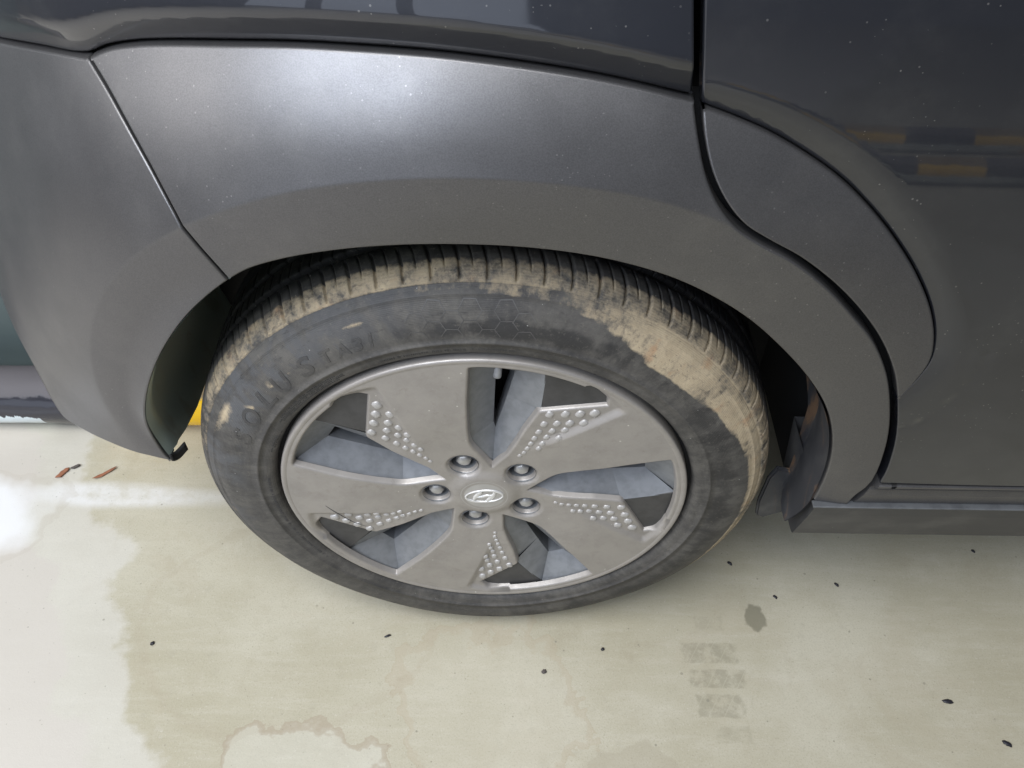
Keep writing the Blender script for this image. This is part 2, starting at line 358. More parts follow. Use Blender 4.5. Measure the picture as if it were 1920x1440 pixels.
# round steel pipe used as a wheel stop: black at the left, yellow under the car
def mat_pipe(stripes=False):
    t = NT('pipe_paint'); xyz = t.n('ShaderNodeSeparateXYZ', {'Vector': t.obj()}); X, Y, Z = xyz.outputs
    wob = t.math('MULTIPLY', t.math('SUBTRACT', t.noise(18, 5, .7), .5), .05)
    yel = t.math('GREATER_THAN', t.math('SINE', t.math('MULTIPLY', X, 13.0)), .1) if stripes else t.math('GREATER_THAN', X, -.66)
    paint = t.mix(yel, (.035, .035, .042), (.90, .53, .008))
    ang = t.math('ADD', Z, t.math('MULTIPLY', wob, .5))
    dusty_top = t.ramp(ang, .030, .036); paint = t.mix(t.math('MULTIPLY', dusty_top, .8), paint, (.115, .105, .108))
    low = t.math('ADD', Z, t.math('MULTIPLY', t.math('SUBTRACT', t.noise(30, 4, .7, 0, t.map((1, .05, .05))), .5), .05))
    peel = t.math('MULTIPLY', t.ramp(low, -.002, -.005), t.math('LESS_THAN', X, -.775)); paint = t.mix(t.math('MULTIPLY', peel, 1), paint, (.66, .74, .76))
    t.P(Base_Color=paint, Roughness=t.ramp(t.noise(30, 4), .3, .7, .16, .34)); t.set(t.b.inputs['Roughness'], t.mix(dusty_top, (.12, .12, .12), (.7, .7, .7)))
    t.bump(t.noise(45, 5), .35, .002); return t.m
V, F = [], []; NS = 40
xs = np.linspace(-2.6, -.22, 90)
for x in xs:
    for k in range(NS):
        a = 2*math.pi*k/NS; rr = .05+.0006*math.sin(x*37+k*.9); V.append((x, rr*math.cos(a), rr*math.sin(a)))
for i in range(len(xs)-1):
    for k in range(NS): F.append((i*NS+k, i*NS+(k+1) % NS, (i+1)*NS+(k+1) % NS, (i+1)*NS+k))
F.append(tuple(range(NS))); F.append(tuple((len(xs)-1)*NS+k for k in range(NS))[::-1])
pp = obj('wheel_stop_pipe', V, F, mat_pipe()); pp.location = (0, .388, .0505)
tag(pp, 'round steel pipe on the floor painted glossy black and yellow with peeling paint', 'pipe')

p2 = pp.copy(); p2.data = pp.data.copy(); p2.data.materials[0] = mat_pipe(True); link(p2); p2.location = (2.35, -2.2, .0505)
tag(p2, 'upper of the two yellow and black bars mirrored in the glossy door, a pipe', 'pipe')

p3_ = p2.copy(); link(p3_); p3_.location = (2.52, -1.86, .0505)
tag(p3_, 'lower of the two striped bars mirrored in the door, a pipe on the floor', 'pipe')

# ------------------------------------------------------------------ the car
car = empty('car', (0, 0, 0))
tag(car, 'dark grey car seen close at its rear wheel and muddy tyre', 'car')
arc_r, arc_l = dense(ARCH_R), dense(ARCH_L)
crease_pts = []
for a in np.arange(8, 172, .35):
    K = float(spl(np.array([a]), TK)[0])
    for d in (-.003, -.0018, -.0009, 0, .0009, .0018, .003): crease_pts.append((CX+(K+d)*math.cos(math.radians(a)), CZ+(K+d)*math.sin(math.radians(a))))
crease_pts = np.array(crease_pts)
seam = dense(SEAM); gl = dense(GAP_L); gr = dense(GAP_R)
gap = .0011
fender = loop(dense(FENDER_TOP), gl, dense([(.4107, .4186), (.4075, .405), (.402, .392), (.3975, .373)]), dense([(.3975, .373), (.36, .373)]), arc_r[::-1], seam[::-1])
panel('fender_cladding', offset(fender, -gap)[0], f_clad, M['clad'], car, .0045, crease_pts)
bump_poly = loop(dense(BUMPER_TOP), seam, arc_l[::-1], dense(LOW), dense([(-.66, .55), (-.66, .725)]))
bumper = panel('rear_bumper', offset(bump_poly, -gap)[0], f_clad, M['clad'], car, .0055, crease_pts)

# upper body side: tucks in just above the cladding
ft = dense(BUMPER_TOP[:-1]+FENDER_TOP, .002)
o = np.argsort(ft[:, 0]); SX, SZ = ft[o, 0], ft[o, 1]
SXg = np.linspace(-.66, .175, 400); SZg = np.interp(SXg, SX, SZ)
SYg = f_clad(SXg, SZg); kk = np.exp(-.5*(np.arange(-20, 21)/9.)**2); kk /= kk.sum()
SYg = np.convolve(np.pad(SYg, 20, mode='reflect', reflect_type='odd'), kk, 'valid'); SZs = np.convolve(np.pad(SZg, 20, mode='reflect', reflect_type='odd'), kk/kk.sum(), 'valid')
def cinterp(x, y0):
    h = SXg[1]-SXg[0]; p = (x-SXg[0])/h; i = np.clip(np.floor(p).astype(int), 1, len(SXg)-3); t = p-i
    p0, p1, p2, p3 = y0[i-1], y0[i], y0[i+1], y0[i+2]
    return .5*(2*p1+(-p0+p2)*t+(2*p0-5*p1+4*p2-p3)*t*t+(-p0+3*p1-3*p2+p3)*t**3)
def f_body(x, z):
    d = z-cinterp(x, SZs); y0 = cinterp(x, SYg)
    band = .0035-.50*d; wall = -.0100+.27*(d-.026)+.5*np.maximum(0, d-.02)**2
    return y0+smax(band, wall, .004)
top = dense([(.1612, .99), (.166, .99)])
body_poly = loop(dense(BUMPER_TOP[:-1]+FENDER_TOP), dense([(.1631, .8285), (.1608, .8400), (.1545, .885), (.151, .92), (.149, 1.0)]), dense([(.149, 1.0), (-.66, 1.0)]), dense([(-.66, 1.0), (-.66, .725)]))
bp, _ = offset(body_poly, -.0016)
panel('body_side', bp, f_body, M['paint'], car, .005)

# rear door with its lens-shaped cladding piece
lens = loop(dense(LENS), gr[::-1])
panel_lens = offset(lens, -.0006)[0]
ld = dense(LENS, .004)
def quad(x, z): return np.stack([np.ones_like(x), x, z, x*x, x*z, z*z], 1)
lx, lz = ld[:, 0], ld[:, 1]; ly = f_clad(lx, lz)-.001
ex = np.array([.45, .6, .8, .45, .6, .8, .2, .35, .6]); ez = np.array([.40, .40, .40, .48, .48, .48, 1.0, 1.0, 1.0]); ey = np.array([-.034, -.033, -.031, -.036, -.035, -.033, .014, .012, .010])
A_ = np.vstack([quad(lx, lz), quad(ex, ez)*3]); B_ = np.concatenate([ly, ey*3]); QC = np.linalg.lstsq(A_, B_, rcond=None)[0]
ldd = dense(LENS, .0015); LY = f_clad(ldd[:, 0], ldd[:, 1])
def f_door(x, z):
    P = np.stack([x, z], 1); d = np.empty(len(P)); yb = np.empty(len(P))
    for i in range(0, len(P), 3000):
        D = np.sqrt(((P[i:i+3000, None]-ldd[None])**2).sum(-1)); j = D.argmin(1); d[i:i+3000] = D[np.arange(len(j)), j]
        ww = np.exp(-(D/.01)**2)+1e-9; yb[i:i+3000] = (ww*LY[None]).sum(1)/ww.sum(1)
    q = quad(x, z) @ QC-.002
    band = yb+.0035-.35*d
    fade = np.exp(-(d/.03)**2)
    return q+(smax(band, q, .004)-q)*fade
door = empty('door', parent=car) if False else None
gr_all = loop(dense(LENS), dense(GAP_RL), dense([(.4176, .4150), (.95, .4150)]), dense([(.95, .4150), (.95, 1.0)]), dense([(.95, 1.0), (.1535, 1.0)]), dense([(.1535, 1.0), (.1555, .92), (.159, .885), (.1650, .840), (.1676, .8253)]))
door = panel('rear_door', offset(gr_all, -.0006)[0], f_door, M['paint'], car, .0065)
panel('door_cladding', panel_lens, f_clad, M['clad'], door, .005, crease_pts)
# strip under the door and sill
def sweep(name, prof, x0, x1, mat, parent, taper=None, nx=60):
    xs = np.linspace(x0, x1, nx); V, F = [], []
    for x in xs:
        for (y, z) in prof: V.append((x, y, z))
    n = len(prof)
    for i in range(nx-1):
        for k in range(n-1): F.append((i*n+k, (i+1)*n+k, (i+1)*n+k+1, i*n+k+1))
    if taper:
        V = [taper(v) for v in V]
    F.append(tuple(range(n))); F.append(tuple((nx-1)*n+k for k in range(n))[::-1])
    o = obj(name, V, F, mat, parent, smooth=False); return o
def low_door(v):
    x, y, z = v
    x2 = x+(.014 if x < .43 else 0)*max(0, (z-.373)/.037); return (x2, y, z)
sweep('door_garnish', [(-.018, .4135), (-.0365, .4130), (-.0380, .4118), (-.0380, .4092), (-.0325, .4065), (-.030, .401), (-.0315, .398), (-.0335, .390), (-.0325, .376), (-.0315, .3745), (-.018, .3745)], .4035, .95, M['clad'], car, low_door)
def sill_t(v):
    x, y, z = v; k = np.clip((x-.66)/.3, 0, 1); zz = z
    if z < .30: zz = z+.03*k*k*0
    return (x+.014*(.371-z)/.13*max(0, 1-(x-.366)/.12), y, zz)
sweep('sill', [(.03, .3725), (-.0335, .3725), (-.0362, .3718), (-.0368, .3700), (-.0355, .3685), (-.0315, .3672), (-.0290, .360), (-.020, .330), (-.004, .285), (.0105, .2445), (.0125, .2405), (.0165, .2375), (.06, .232), (.09, .24), (.09, .3725)], .366, .95, M['sill'], car, sill_t)

sweep('sill_glint_strip', [(-.030, .3737), (-.0372, .3735), (-.0384, .3728), (-.0384, .3718), (-.0372, .3712), (-.030, .3712)], .3600, .95, mat_simple('sill_glint_grey', (.13, .135, .14), .45, .3, 60, .3), car, sill_t)  # added strip in paler grey stands for sky reflection along the sill ledge
# black inner structure behind the gaps, and the car's closed underside and core (keeps light out)
inn = loop(dense([(-.64, .72), (-.30, .80), (-.20, .83), (-.02, .845), (.2, .82)], .02), dense([(.2, .82), (.4, .80), (.5, .6), (.5, .39), (.375, .39)], .02, smooth=False), dense([(CX+.404*math.cos(a), CZ+.404*math.sin(a)) for a in np.linspace(.14, math.pi-.10, 60)], .02), dense([(-.394, .375), (-.50, .38), (-.60, .5), (-.64, .72)], .02, smooth=False))
P, T = fill(inn, .018); yi = f_clad(P[:, 0], P[:, 1])+.030
obj('inner_panel', np.stack([P[:, 0], yi, P[:, 1]], 1), [tuple(t) for t in T], M['black'], car)
bm = bmesh.new()
for (x0, x1, y0, y1, z0, z1) in ((-.60, .97, .31, 1.70, .40, 1.02), (-.58, .97, .47, 1.70, .20, .41), (.43, .97, .10, 1.70, .26, 1.02), (.392, .431, .055, .40, .235, .62), (-.55, .97, .17, .262, .86, 1.02)):
    bmesh.ops.create_cube(bm, size=1, matrix=Matrix.Translation(((x0+x1)/2, (y0+y1)/2, (z0+z1)/2)) @ Matrix.Diagonal((x1-x0, y1-y0, z1-z0, 1)))
bobj('underbody', bm, M['black'], car, False)

# wheel arch liner: from the opening edge inwards
def liner_piece(name, a0, a1, mat, yend=.25, y_first=.003, tail=0.0, shallow=False):
    V, F = [], []; n = 80; ys = np.array([0, .004, .012, .02, .028, .05, .09, .15, .20, .25])/.25*yend; kx = len(ys)
    for i in range(n+1):
      for k, dy in enumerate(ys):
        a = a0+(a1+tail*min(1, max(0, (dy-.012)/.07))-a0)*i/n; A = float(spl(np.array([a]), TA)[0])+(.0005 if yend > .1 else -.0008); ca, sa = math.cos(math.radians(a)), math.sin(math.radians(a))
        y0 = float(f_clad(np.array([CX+A*ca]), np.array([CZ+A*sa]))[0])+y_first
        zz_ = CZ+A*sa
        if zz_ < .372 and a < 90: y0 = float(np.interp(zz_, [.2445, .285, .330, .360, .372], [.0105, -.004, -.020, -.029, -.0315]))+.004
        ye = float(np.interp(a, [-14, 12, 34], [.05, .075, yend])) if shallow else yend
        y = y0+dy*(ye-y0)/yend
        r = A+.008*sstep(.018, .05, np.array(dy))+(.0012*math.sin(a*.25+k) if k > 4 and yend > .2 and not shallow else 0)
        V.append((CX+r*ca, y, CZ+r*sa))
    for i in range(n):
        for k in range(kx-1): F.append((i*kx+k, i*kx+k+1, (i+1)*kx+k+1, (i+1)*kx+k))
    return obj(name, V, F, mat, car)
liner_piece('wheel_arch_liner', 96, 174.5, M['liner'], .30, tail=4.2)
liner_piece('front_arch_liner', -8, 96, M['flange'], .30, shallow=True)
lf = liner_piece('arch_flange', -8, 34, M['flange'], .045)
tag(lf, 'mud-streaked black plastic at the front of the wheel arch')
# curved tail clip of the bumper and mud flap in front of the tyre
V, F = [], []
for i in range(9):
    a = i/8
    for k in range(5):
        b = k/4; V.append((-.3575+.012*a*a, .016+.020*a, .3665-.006*math.sin(3*a)+.012*b))
for i in range(8):
    for k in range(4): F.append((i*5+k, i*5+k+1, i*5+k+6, i*5+k+5))
cl = obj('bumper_clip', V, F, M['black'], car); sm = cl.modifiers.new('s', 'SOLIDIFY'); sm.thickness = .003
bm = bmesh.new()
pts = [(.345, .300), (.352, .318), (.372, .310), (.386, .28), (.392, .240), (.388, .2235), (.357, .2105), (.347, .217), (.343, .25)]
vs = [bm.verts.new((x, .052+.10*(x-.35), z)) for x, z in pts]; fc = bm.faces.new(vs)
r = bmesh.ops.extrude_face_region(bm, geom=[fc]); bmesh.ops.translate(bm, verts=[v for v in r['geom'] if isinstance(v, bmesh.types.BMVert)], vec=(0, .008, 0))
bmesh.ops.recalc_face_normals(bm, faces=bm.faces[:]); bmesh.ops.bevel(bm, geom=bm.edges[:], offset=.0025, segments=2, affect='EDGES')
bobj('mud_flap', bm, M['flange'], car, False)
# black back wall of the wheel house
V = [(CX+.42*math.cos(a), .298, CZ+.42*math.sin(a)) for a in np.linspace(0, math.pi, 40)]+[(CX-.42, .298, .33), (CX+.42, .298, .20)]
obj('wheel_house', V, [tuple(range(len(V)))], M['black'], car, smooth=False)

# ------------------------------------------------------------------ the wheel
WC = np.array([0, 0, .325]); SEC = [-72*k for k in range(5)]
def pz(r, a, y=0): return (r*math.cos(math.radians(a)), y, .325+r*math.sin(math.radians(a)))
def arcp(r, a0, a1, n): return [(r*math.cos(math.radians(a)), r*math.sin(math.radians(a))) for a in np.linspace(a0, a1, n)]
def pc(r, a): return (r*math.cos(math.radians(a)), r*math.sin(math.radians(a)))
def rot2(P, deg):
    c, s = math.cos(math.radians(deg)), math.sin(math.radians(deg)); P = np.asarray(P); return np.stack([P[:, 0]*c-P[:, 1]*s, P[:, 0]*s+P[:, 1]*c], 1)
def rounded(P, rads, n=5):
    out = []; P = [np.array(p) for p in P]; N_ = len(P)
    for i in range(N_):
        r = rads[i]; p = P[i]
        if r == 0: out.append(p); continue
        a = P[i-1]-p; b = P[(i+1) % N_]-p; la, lb = np.linalg.norm(a), np.linalg.norm(b); d = min(r, la*.45, lb*.45)
        A, B = p+a/la*d, p+b/lb*d
        for k in range(n+1):
            t = k/n; out.append((1-t)**2*A+2*t*(1-t)*p+t*t*B)
    return np.array(out)
# one opening: window plus dark insert (clockwise list of corners)
A_C, B_C, C_C, D_C, E_C = pc(.2225, 93.2), pc(.224, 72.5), pc(.161, 67.3), pc(.046, 78), pc(.093, 100.2)
INS1, INS2 = pc(.2075, 50.2), pc(.2215, 53.4)
outer = arcp(.2235, 90.5, 57.5, 24)
open_pts = [A_C]+outer+[INS2, INS1, C_C, pc(.128, 68.1), pc(.100, 67.8), pc(.078, 68.2), D_C, E_C, pc(.125, 98.0), pc(.17, 95.5)]
open_rad = [.007]+[0]*len(outer)+[.006, .003, .003, 0, 0, 0, .006, .012, 0, 0]
OPEN = dense(rounded(open_pts, open_rad), .003, closed=True, smooth=False)[:-1]
LUG = [pc(.057, 113+a) for a in SEC]
W_TIP, W_IN = np.array(pc(.216, 45.6)), np.array(pc(.083, 61.5))
def y_face(x, z):
    r = np.hypot(x, z); a = np.degrees(np.arctan2(z, x))
    y = .007*(1-sstep(.052, .165, r))-.0042*(1-sstep(.029, .046, r))
    for s in SEC:
        c, sn = math.cos(math.radians(-s)), math.sin(math.radians(-s)); X = x*c-z*sn; Z = x*sn+z*c
        t = W_IN-W_TIP; L = np.linalg.norm(t); t = t/L
        d = (X-W_TIP[0])*t[1]-(Z-W_TIP[1])*t[0]; d = d*1.0     # distance into the wedge from its outer border
        al = ((X-W_TIP[0])*t[0]+(Z-W_TIP[1])*t[1])/L
        t2 = np.array(INS1)-W_TIP; t2 = t2/np.linalg.norm(t2); e = np.abs((X-W_TIP[0])*t2[1]-(Z-W_TIP[1])*t2[0])
        w = sstep(0, .011, d)*sstep(-.02, .05, al)*(1-sstep(.55, 1.0, al))*(d < .06)*(al < 1.05)*(al > -.2)*(r < .2255)
        y = y+.0048*w
    for lx, lz in LUG:
        q = np.hypot(x-lx, z-lz); y = y+.0032*(1-sstep(.0160, .0212, q))
    return y
lugl = [np.array([(lx+.0166*math.cos(a), lz+.0166*math.sin(a)) for a in np.linspace(0, 2*math.pi, 36, endpoint=False)]) for lx, lz in LUG]
opens = [rot2(OPEN, s) for s in SEC]
disc = np.array(arcp(.2262, 0, 360, 361)[:-1])
holes = opens+lugl
extra = []
for s in SEC:
    for d in (0, .003, .006, .009, .011):
        tt = (W_IN-W_TIP); nn = np.array([tt[1], -tt[0]])/np.linalg.norm(tt)
        if np.dot(np.array(C_C)-W_TIP, nn) < 0: nn = -nn
        extra += list(rot2([W_TIP+tt*k/50+nn*d for k in range(51)], s))
for lx, lz in LUG:
    for q in (.0178, .0192, .0208): extra += [(lx+q*math.cos(a), lz+q*math.sin(a)) for a in np.linspace(0, 6.28, 48)]
P, T = fill(disc, .0036, holes, np.array(extra))
yf = y_face(P[:, 0], P[:, 1]); V = [np.stack([P[:, 0], yf, P[:, 1]+.325], 1)]; Nn = [normals(y_face, P, 4e-4)]
a = P[T[:, 1]]-P[T[:, 0]]; b = P[T[:, 2]]-P[T[:, 0]]; ccw = (a[:, 0]*b[:, 1]-a[:, 1]*b[:, 0]) > 0
F = [tuple(t) if c else tuple(t[::-1]) for t, c in zip(T, ccw)]
st = len(P)
def edge_strip(lp, rad, depth):   # rolled rim of a hole: lp CCW loop around the hole
    global st
    ar = .5*np.sum(lp[:, 0]*np.roll(lp[:, 1], -1)-np.roll(lp[:, 0], -1)*lp[:, 1])
    if ar < 0: lp = lp[::-1]
    _, on = offset(lp, 0); inn_ = -on; y0 = y_face(lp[:, 0], lp[:, 1]); n0 = normals(y_face, lp, 4e-4); n = len(lp)
    i3 = np.stack([inn_[:, 0], 0*y0, inn_[:, 1]], 1); b3 = np.stack([lp[:, 0], y0, lp[:, 1]+.325], 1); rs = []
    for ang in (0, 25, 50, 70):
        c, s = math.cos(math.radians(ang)), math.sin(math.radians(ang)); nn = n0*c+i3*s
        rs.append((b3+i3*rad*s+np.array([0, rad*(1-c), 0]), nn/np.linalg.norm(nn, axis=1)[:, None]))
    rs.append((rs[-1][0]+i3*depth*.25+np.array([0, depth, 0]), rs[-1][1]))
    for k, (p, nn) in enumerate(rs):
        V.append(p); Nn.append(nn)
        if k:
            for i in range(n):
                j = (i+1) % n; A = st+(k-1)*n; B = st+k*n; F.append((A+j, B+j, B+i, A+i))
    st += n*len(rs)
for h in opens: edge_strip(h, .0034, .005)
for h in lugl: edge_strip(h, .0012, .004)
# lip ring
lipp = [(.2262, 0.0), (.2268, -.0003), (.2282, -.0008), (.2300, -.0010), (.2316, -.0007), (.2326, .0004), (.2331, .0025), (.2331, .016)]
lp3 = np.array(lipp); tl = np.gradient(lp3, axis=0); nl = np.stack([tl[:, 1], -tl[:, 0]], 1); nl /= np.linalg.norm(nl, axis=1)[:, None]
NA = 360; nlp = len(lipp)
for k in range(nlp):
    aa = np.radians(np.arange(NA)); r, y = lipp[k]
    V.append(np.stack([r*np.cos(aa), np.full(NA, y), .325+r*np.sin(aa)], 1)); n2 = nl[k]
    Nn.append(np.stack([n2[0]*np.cos(aa), np.full(NA, n2[1]), n2[0]*np.sin(aa)], 1))
    if k:
        for i in range(NA):
            j = (i+1) % NA; A = st+(k-1)*NA; B = st+k*NA; F.append((A+i, B+i, B+j, A+j))
wheel = obj('wheel', np.vstack(V), F, M['rim'], car, np.vstack(Nn))

# pocket walls, inserts, bumps, nuts
PK = [A_C, B_C, C_C, D_C, E_C]
HK = [pc(.190, 85.3), pc(.188, 79.2), pc(.150, 79.6), pc(.094, 81.6), pc(.103, 83.6)]; HY = .031
IY = .0095
for si, s in enumerate(SEC):
    V, F = [], []
    def facet(q, nu=8, nv=10):
        b0 = len(V)
        for i in range(nu+1):
            for j in range(nv+1):
                u, v = i/nu, j/nv; p = (1-u)*(1-v)*q[0]+u*(1-v)*q[1]+u*v*q[2]+(1-u)*v*q[3]; V.append(p)
        for i in range(nu):
            for j in range(nv): F.append((b0+i*(nv+1)+j, b0+i*(nv+1)+j+1, b0+(i+1)*(nv+1)+j+1, b0+(i+1)*(nv+1)+j))
    O = rot2(PK, s); H = rot2(HK, s); cen = H.mean(0)
    def p3(p, y): return np.array([p[0], y, p[1]+.325])
    yO = [.007, IY, IY, .012, .010]
    ins = [O[i]+(cen-O[i])/np.linalg.norm(cen-O[i])*(.004 if i in (0, 3, 4) else .0) for i in range(5)]
    exo = [O[i]-(cen-O[i])/np.linalg.norm(cen-O[i])*.004 for i in range(5)]
    for i in range(5):
        j = (i+1) % 5
        if i != 1: facet([p3(exo[i], yO[i]-.001), p3(exo[j], yO[j]-.001), p3(ins[j], yO[j]+.0025), p3(ins[i], yO[i]+.0025)], 8, 2)
        facet([p3(ins[i], yO[i]+(.0025 if i != 1 else 0)), p3(ins[j], yO[j]+(.0025 if i != 1 else 0)), p3(H[j], HY), p3(H[i], HY)])
        facet([p3(H[i], HY), p3(H[j], HY), p3(H[j]+(H[j]-cen)*.06, .060), p3(H[i]+(H[i]-cen)*.06, .060)], 4, 2)
    obj('window_pocket', V, F, M['pocket'], wheel)
    # dark insert plate with a bevelled edge towards the window
    ip = rounded(rot2([pc(.2265, 73.2), *[pc(.2265, a) for a in (70, 66, 62, 58)], pc(.2235, 52.3), pc(.2075, 48.6), pc(.1595, 66.8)], s), [0, 0, 0, 0, 0, .004, .002, 0])
    ip = loop(ip); n = len(ip); iv = [(x, IY, z+.325) for x, z in ip]+[(x, IY+.01, z+.325) for x, z in ip]
    fa = [tuple(range(n))]+[(i, n+i, n+(i+1) % n, (i+1) % n) for i in range(n)]
    io = obj('dark_insert', iv, fa, M['insert'], wheel, smooth=False)
    bv = io.modifiers.new('b', 'BEVEL'); bv.width = .0012; bv.segments = 2; bv.limit_method = 'ANGLE'
# embossed bumps
DOTS = [(.1632,64.1),(.1716,59.3),(.1805,55.3),(.1908,51.9),(.1464,63.2),(.1541,58.9),(.1624,55.1),(.1719,51.3),(.132,62.6),(.1406,57.8),(.1498,53.9),(.1203,62.1),(.1284,57.3),(.1371,53.2),(.1105,61.5),(.118,56.5),(.1014,61.1),(.1092,55.9),(.0929,60.7),(.0853,61.4)]
bmv, bmf = [(0, -1.0, 0)], []
for k, (rr, yy) in enumerate(((.50, -.94), (.80, -.72), (.94, -.3), (1.0, .25))):
    for i in range(14):
        q_ = (abs(math.cos(i*math.pi/7))**4+abs(math.sin(i*math.pi/7))**4)**-.25; bmv.append((rr*q_*math.cos(i*math.pi/7), yy, rr*q_*math.sin(i*math.pi/7)))
for i in range(14): bmf.append((0, 1+i, 1+(i+1) % 14))
for k in range(3):
    for i in range(14): j = (i+1) % 14; bmf.append((1+k*14+j, 1+k*14+i, 1+(k+1)*14+i, 1+(k+1)*14+j))
proto = None
for s in SEC:
    for (r, a) in DOTS:
        x, z = pc(r, a+s); sz = .0025+.0026*(r-.085)/.1
        if proto is None: o = proto = obj('bump', bmv, bmf, M['bump'], wheel)
        else: o = proto.copy(); link(o, wheel)
        o.location = (x, float(y_face(np.array([x]), np.array([z]))[0])+.0003, z+.325); o.scale = (sz*1.08, sz*.55, sz*.92); o.rotation_euler = (0, -math.radians(a+s), 0)
# lug recesses and nuts
nut0 = rec0 = None
for (lx, lz) in LUG:
    if rec0 is None:
        V, F = [], []; pr = [(.0164, .002), (.0160, .008), (.0150, .020), (.0130, .030), (.0, .030)]
        for r, y in pr:
            for i in range(32): V.append((r*math.cos(i*math.pi/16), y, r*math.sin(i*math.pi/16)))
        for k in range(len(pr)-1):
            for i in range(32): j = (i+1) % 32; F.append((k*32+j, k*32+i, (k+1)*32+i, (k+1)*32+j))
        rec0 = o = obj('nut_recess', V, F, M['pocket'], wheel)
        bm = bmesh.new(); hexr = [(.0092, .030), (.0092, .0135), (.0086, .0120), (.0070, .0108), (.0045, .0098), (.002, .0095)]
        rings = []
        for kk_, (r, y) in enumerate(hexr):
            ring = []
            for i in range(24):
                a = i*math.pi/12; q = math.cos(math.pi/6)/math.cos(((a+math.pi/6) % (math.pi/3))-math.pi/6) if kk_ < 3 else .97
                ring.append(bm.verts.new((r*q*math.cos(a), y, r*q*math.sin(a))))
            rings.append(ring)
        for k in range(len(rings)-1):
            for i in range(24): j = (i+1) % 24; bm.faces.new((rings[k][j], rings[k][i], rings[k+1][i], rings[k+1][j]))
        bm.faces.new(rings[-1][::-1]); bmesh.ops.recalc_face_normals(bm, faces=bm.faces[:])
        nut0 = n_ = bobj('wheel_nut', bm, M['nut'], wheel)
    else:
        o = rec0.copy(); link(o, wheel); n_ = nut0.copy(); link(n_, wheel)
    yl = .0085
    o.location = (lx, yl-.002, lz+.325); n_.location = (lx, yl-.0065, lz+.325); n_.rotation_euler = (0, random.uniform(0, 1), 0)
# centre cap with the slanted letter emblem
V, F = [], []; cp = [(0, .0022), (.012, .0023), (.022, .0026), (.0262, .0031), (.0272, .0026), (.0284, .0030), (.0290, .0045), (.0290, .012)]
for r, y in cp:
    for i in range(72): V.append((r*math.cos(i*math.pi/36), y, .325+r*math.sin(i*math.pi/36)))
for k in range(len(cp)-1):
    for i in range(72): j = (i+1) % 72; F.append((k*72+i, (k+1)*72+i, (k+1)*72+j, k*72+j))
cap = obj('centre_cap', V, F, M['cap'], wheel)
def ribbon(name, pts, wid, y0, h, mat, parent, closed=False):
    """raised bar of varying width along a 2-D path with a rounded top"""
    P = dense(pts, .0006, closed); n = len(P); t = np.gradient(P, axis=0)
    if closed: t = np.roll(P, -1, 0)-np.roll(P, 1, 0)
    t /= np.linalg.norm(t, axis=1)[:, None]+1e-9; nn = np.stack([-t[:, 1], t[:, 0]], 1)
    ws = np.interp(np.linspace(0, 1, n), np.linspace(0, 1, len(wid)), wid)
    V, F = [], []; pr = [(-1, 0), (-.9, .6), (-.5, .95), (0, 1), (.5, .95), (.9, .6), (1, 0)]
    for i in range(n):
        for (u, v) in pr: p = P[i]+nn[i]*ws[i]*u; V.append((p[0], y0-h*v, .325+p[1]))
    for i in range(n-1):
        for k in range(6): F.append((i*7+k, i*7+k+1, (i+1)*7+k+1, (i+1)*7+k))
    return obj(name, V, F, mat, parent)
el = [(.0218*math.cos(a)*1.0, .0112*math.sin(a)+.0) for a in np.linspace(0, 2*math.pi, 60)]
em = []
R_ = .008
ellr = rot2(el, 7)
em.append(('emblem_oval', [tuple(p) for p in ellr], [.0012, .0022, .0016, .0008, .0012, .0022, .0016, .0008, .0012]))
em.append(('emblem_stroke', [(-.0125, -.0085), (-.0108, -.0030), (-.0075, .0030), (-.0028, .0095)], [.0012, .0027, .0030, .0018]))
em.append(('emblem_stroke', [(.0028, -.0095), (.0075, -.0030), (.0108, .0030), (.0125, .0085)], [.0018, .0030, .0027, .0012]))
em.append(('emblem_stroke', [(-.0088, -.0022), (-.003, -.0014), (.003, .0012), (.0088, .0022)], [.0010, .0024, .0024, .0010]))
for nm, pts, wd in em: ribbon(nm, pts, wd, .0024, .0012, M['chrome'], wheel)
def sp3(r, a): return pc(r, a)
ribbon('scratch', [pc(.190, 186.5), pc(.184, 190), pc(.176, 195), pc(.170, 199), pc(.160, 204)], [.0003, .0012, .0008, .0006, .0002], .0002, .0004, M['insert'], wheel)
# valve
V, F = [], []; vp = [(.0, 0), (.0042, .0), (.0046, .002), (.0046, .016), (.0040, .018), (.0036, .019), (.0036, .045)]
for r, l in vp:
    for i in range(16): V.append((r*math.cos(i*math.pi/8), r*math.sin(i*math.pi/8), l))
for k in range(len(vp)-1):
    for i in range(16): j = (i+1) % 16; F.append((k*16+j, k*16+i, (k+1)*16+i, (k+1)*16+j))
va = obj('valve_cap', V, F, mat_simple('valve_grey', (.50, .50, .50), .45, .3), wheel); va.location = (.0165, .030, .325+.176); va.rotation_euler = (math.radians(-18), math.radians(4), 0)
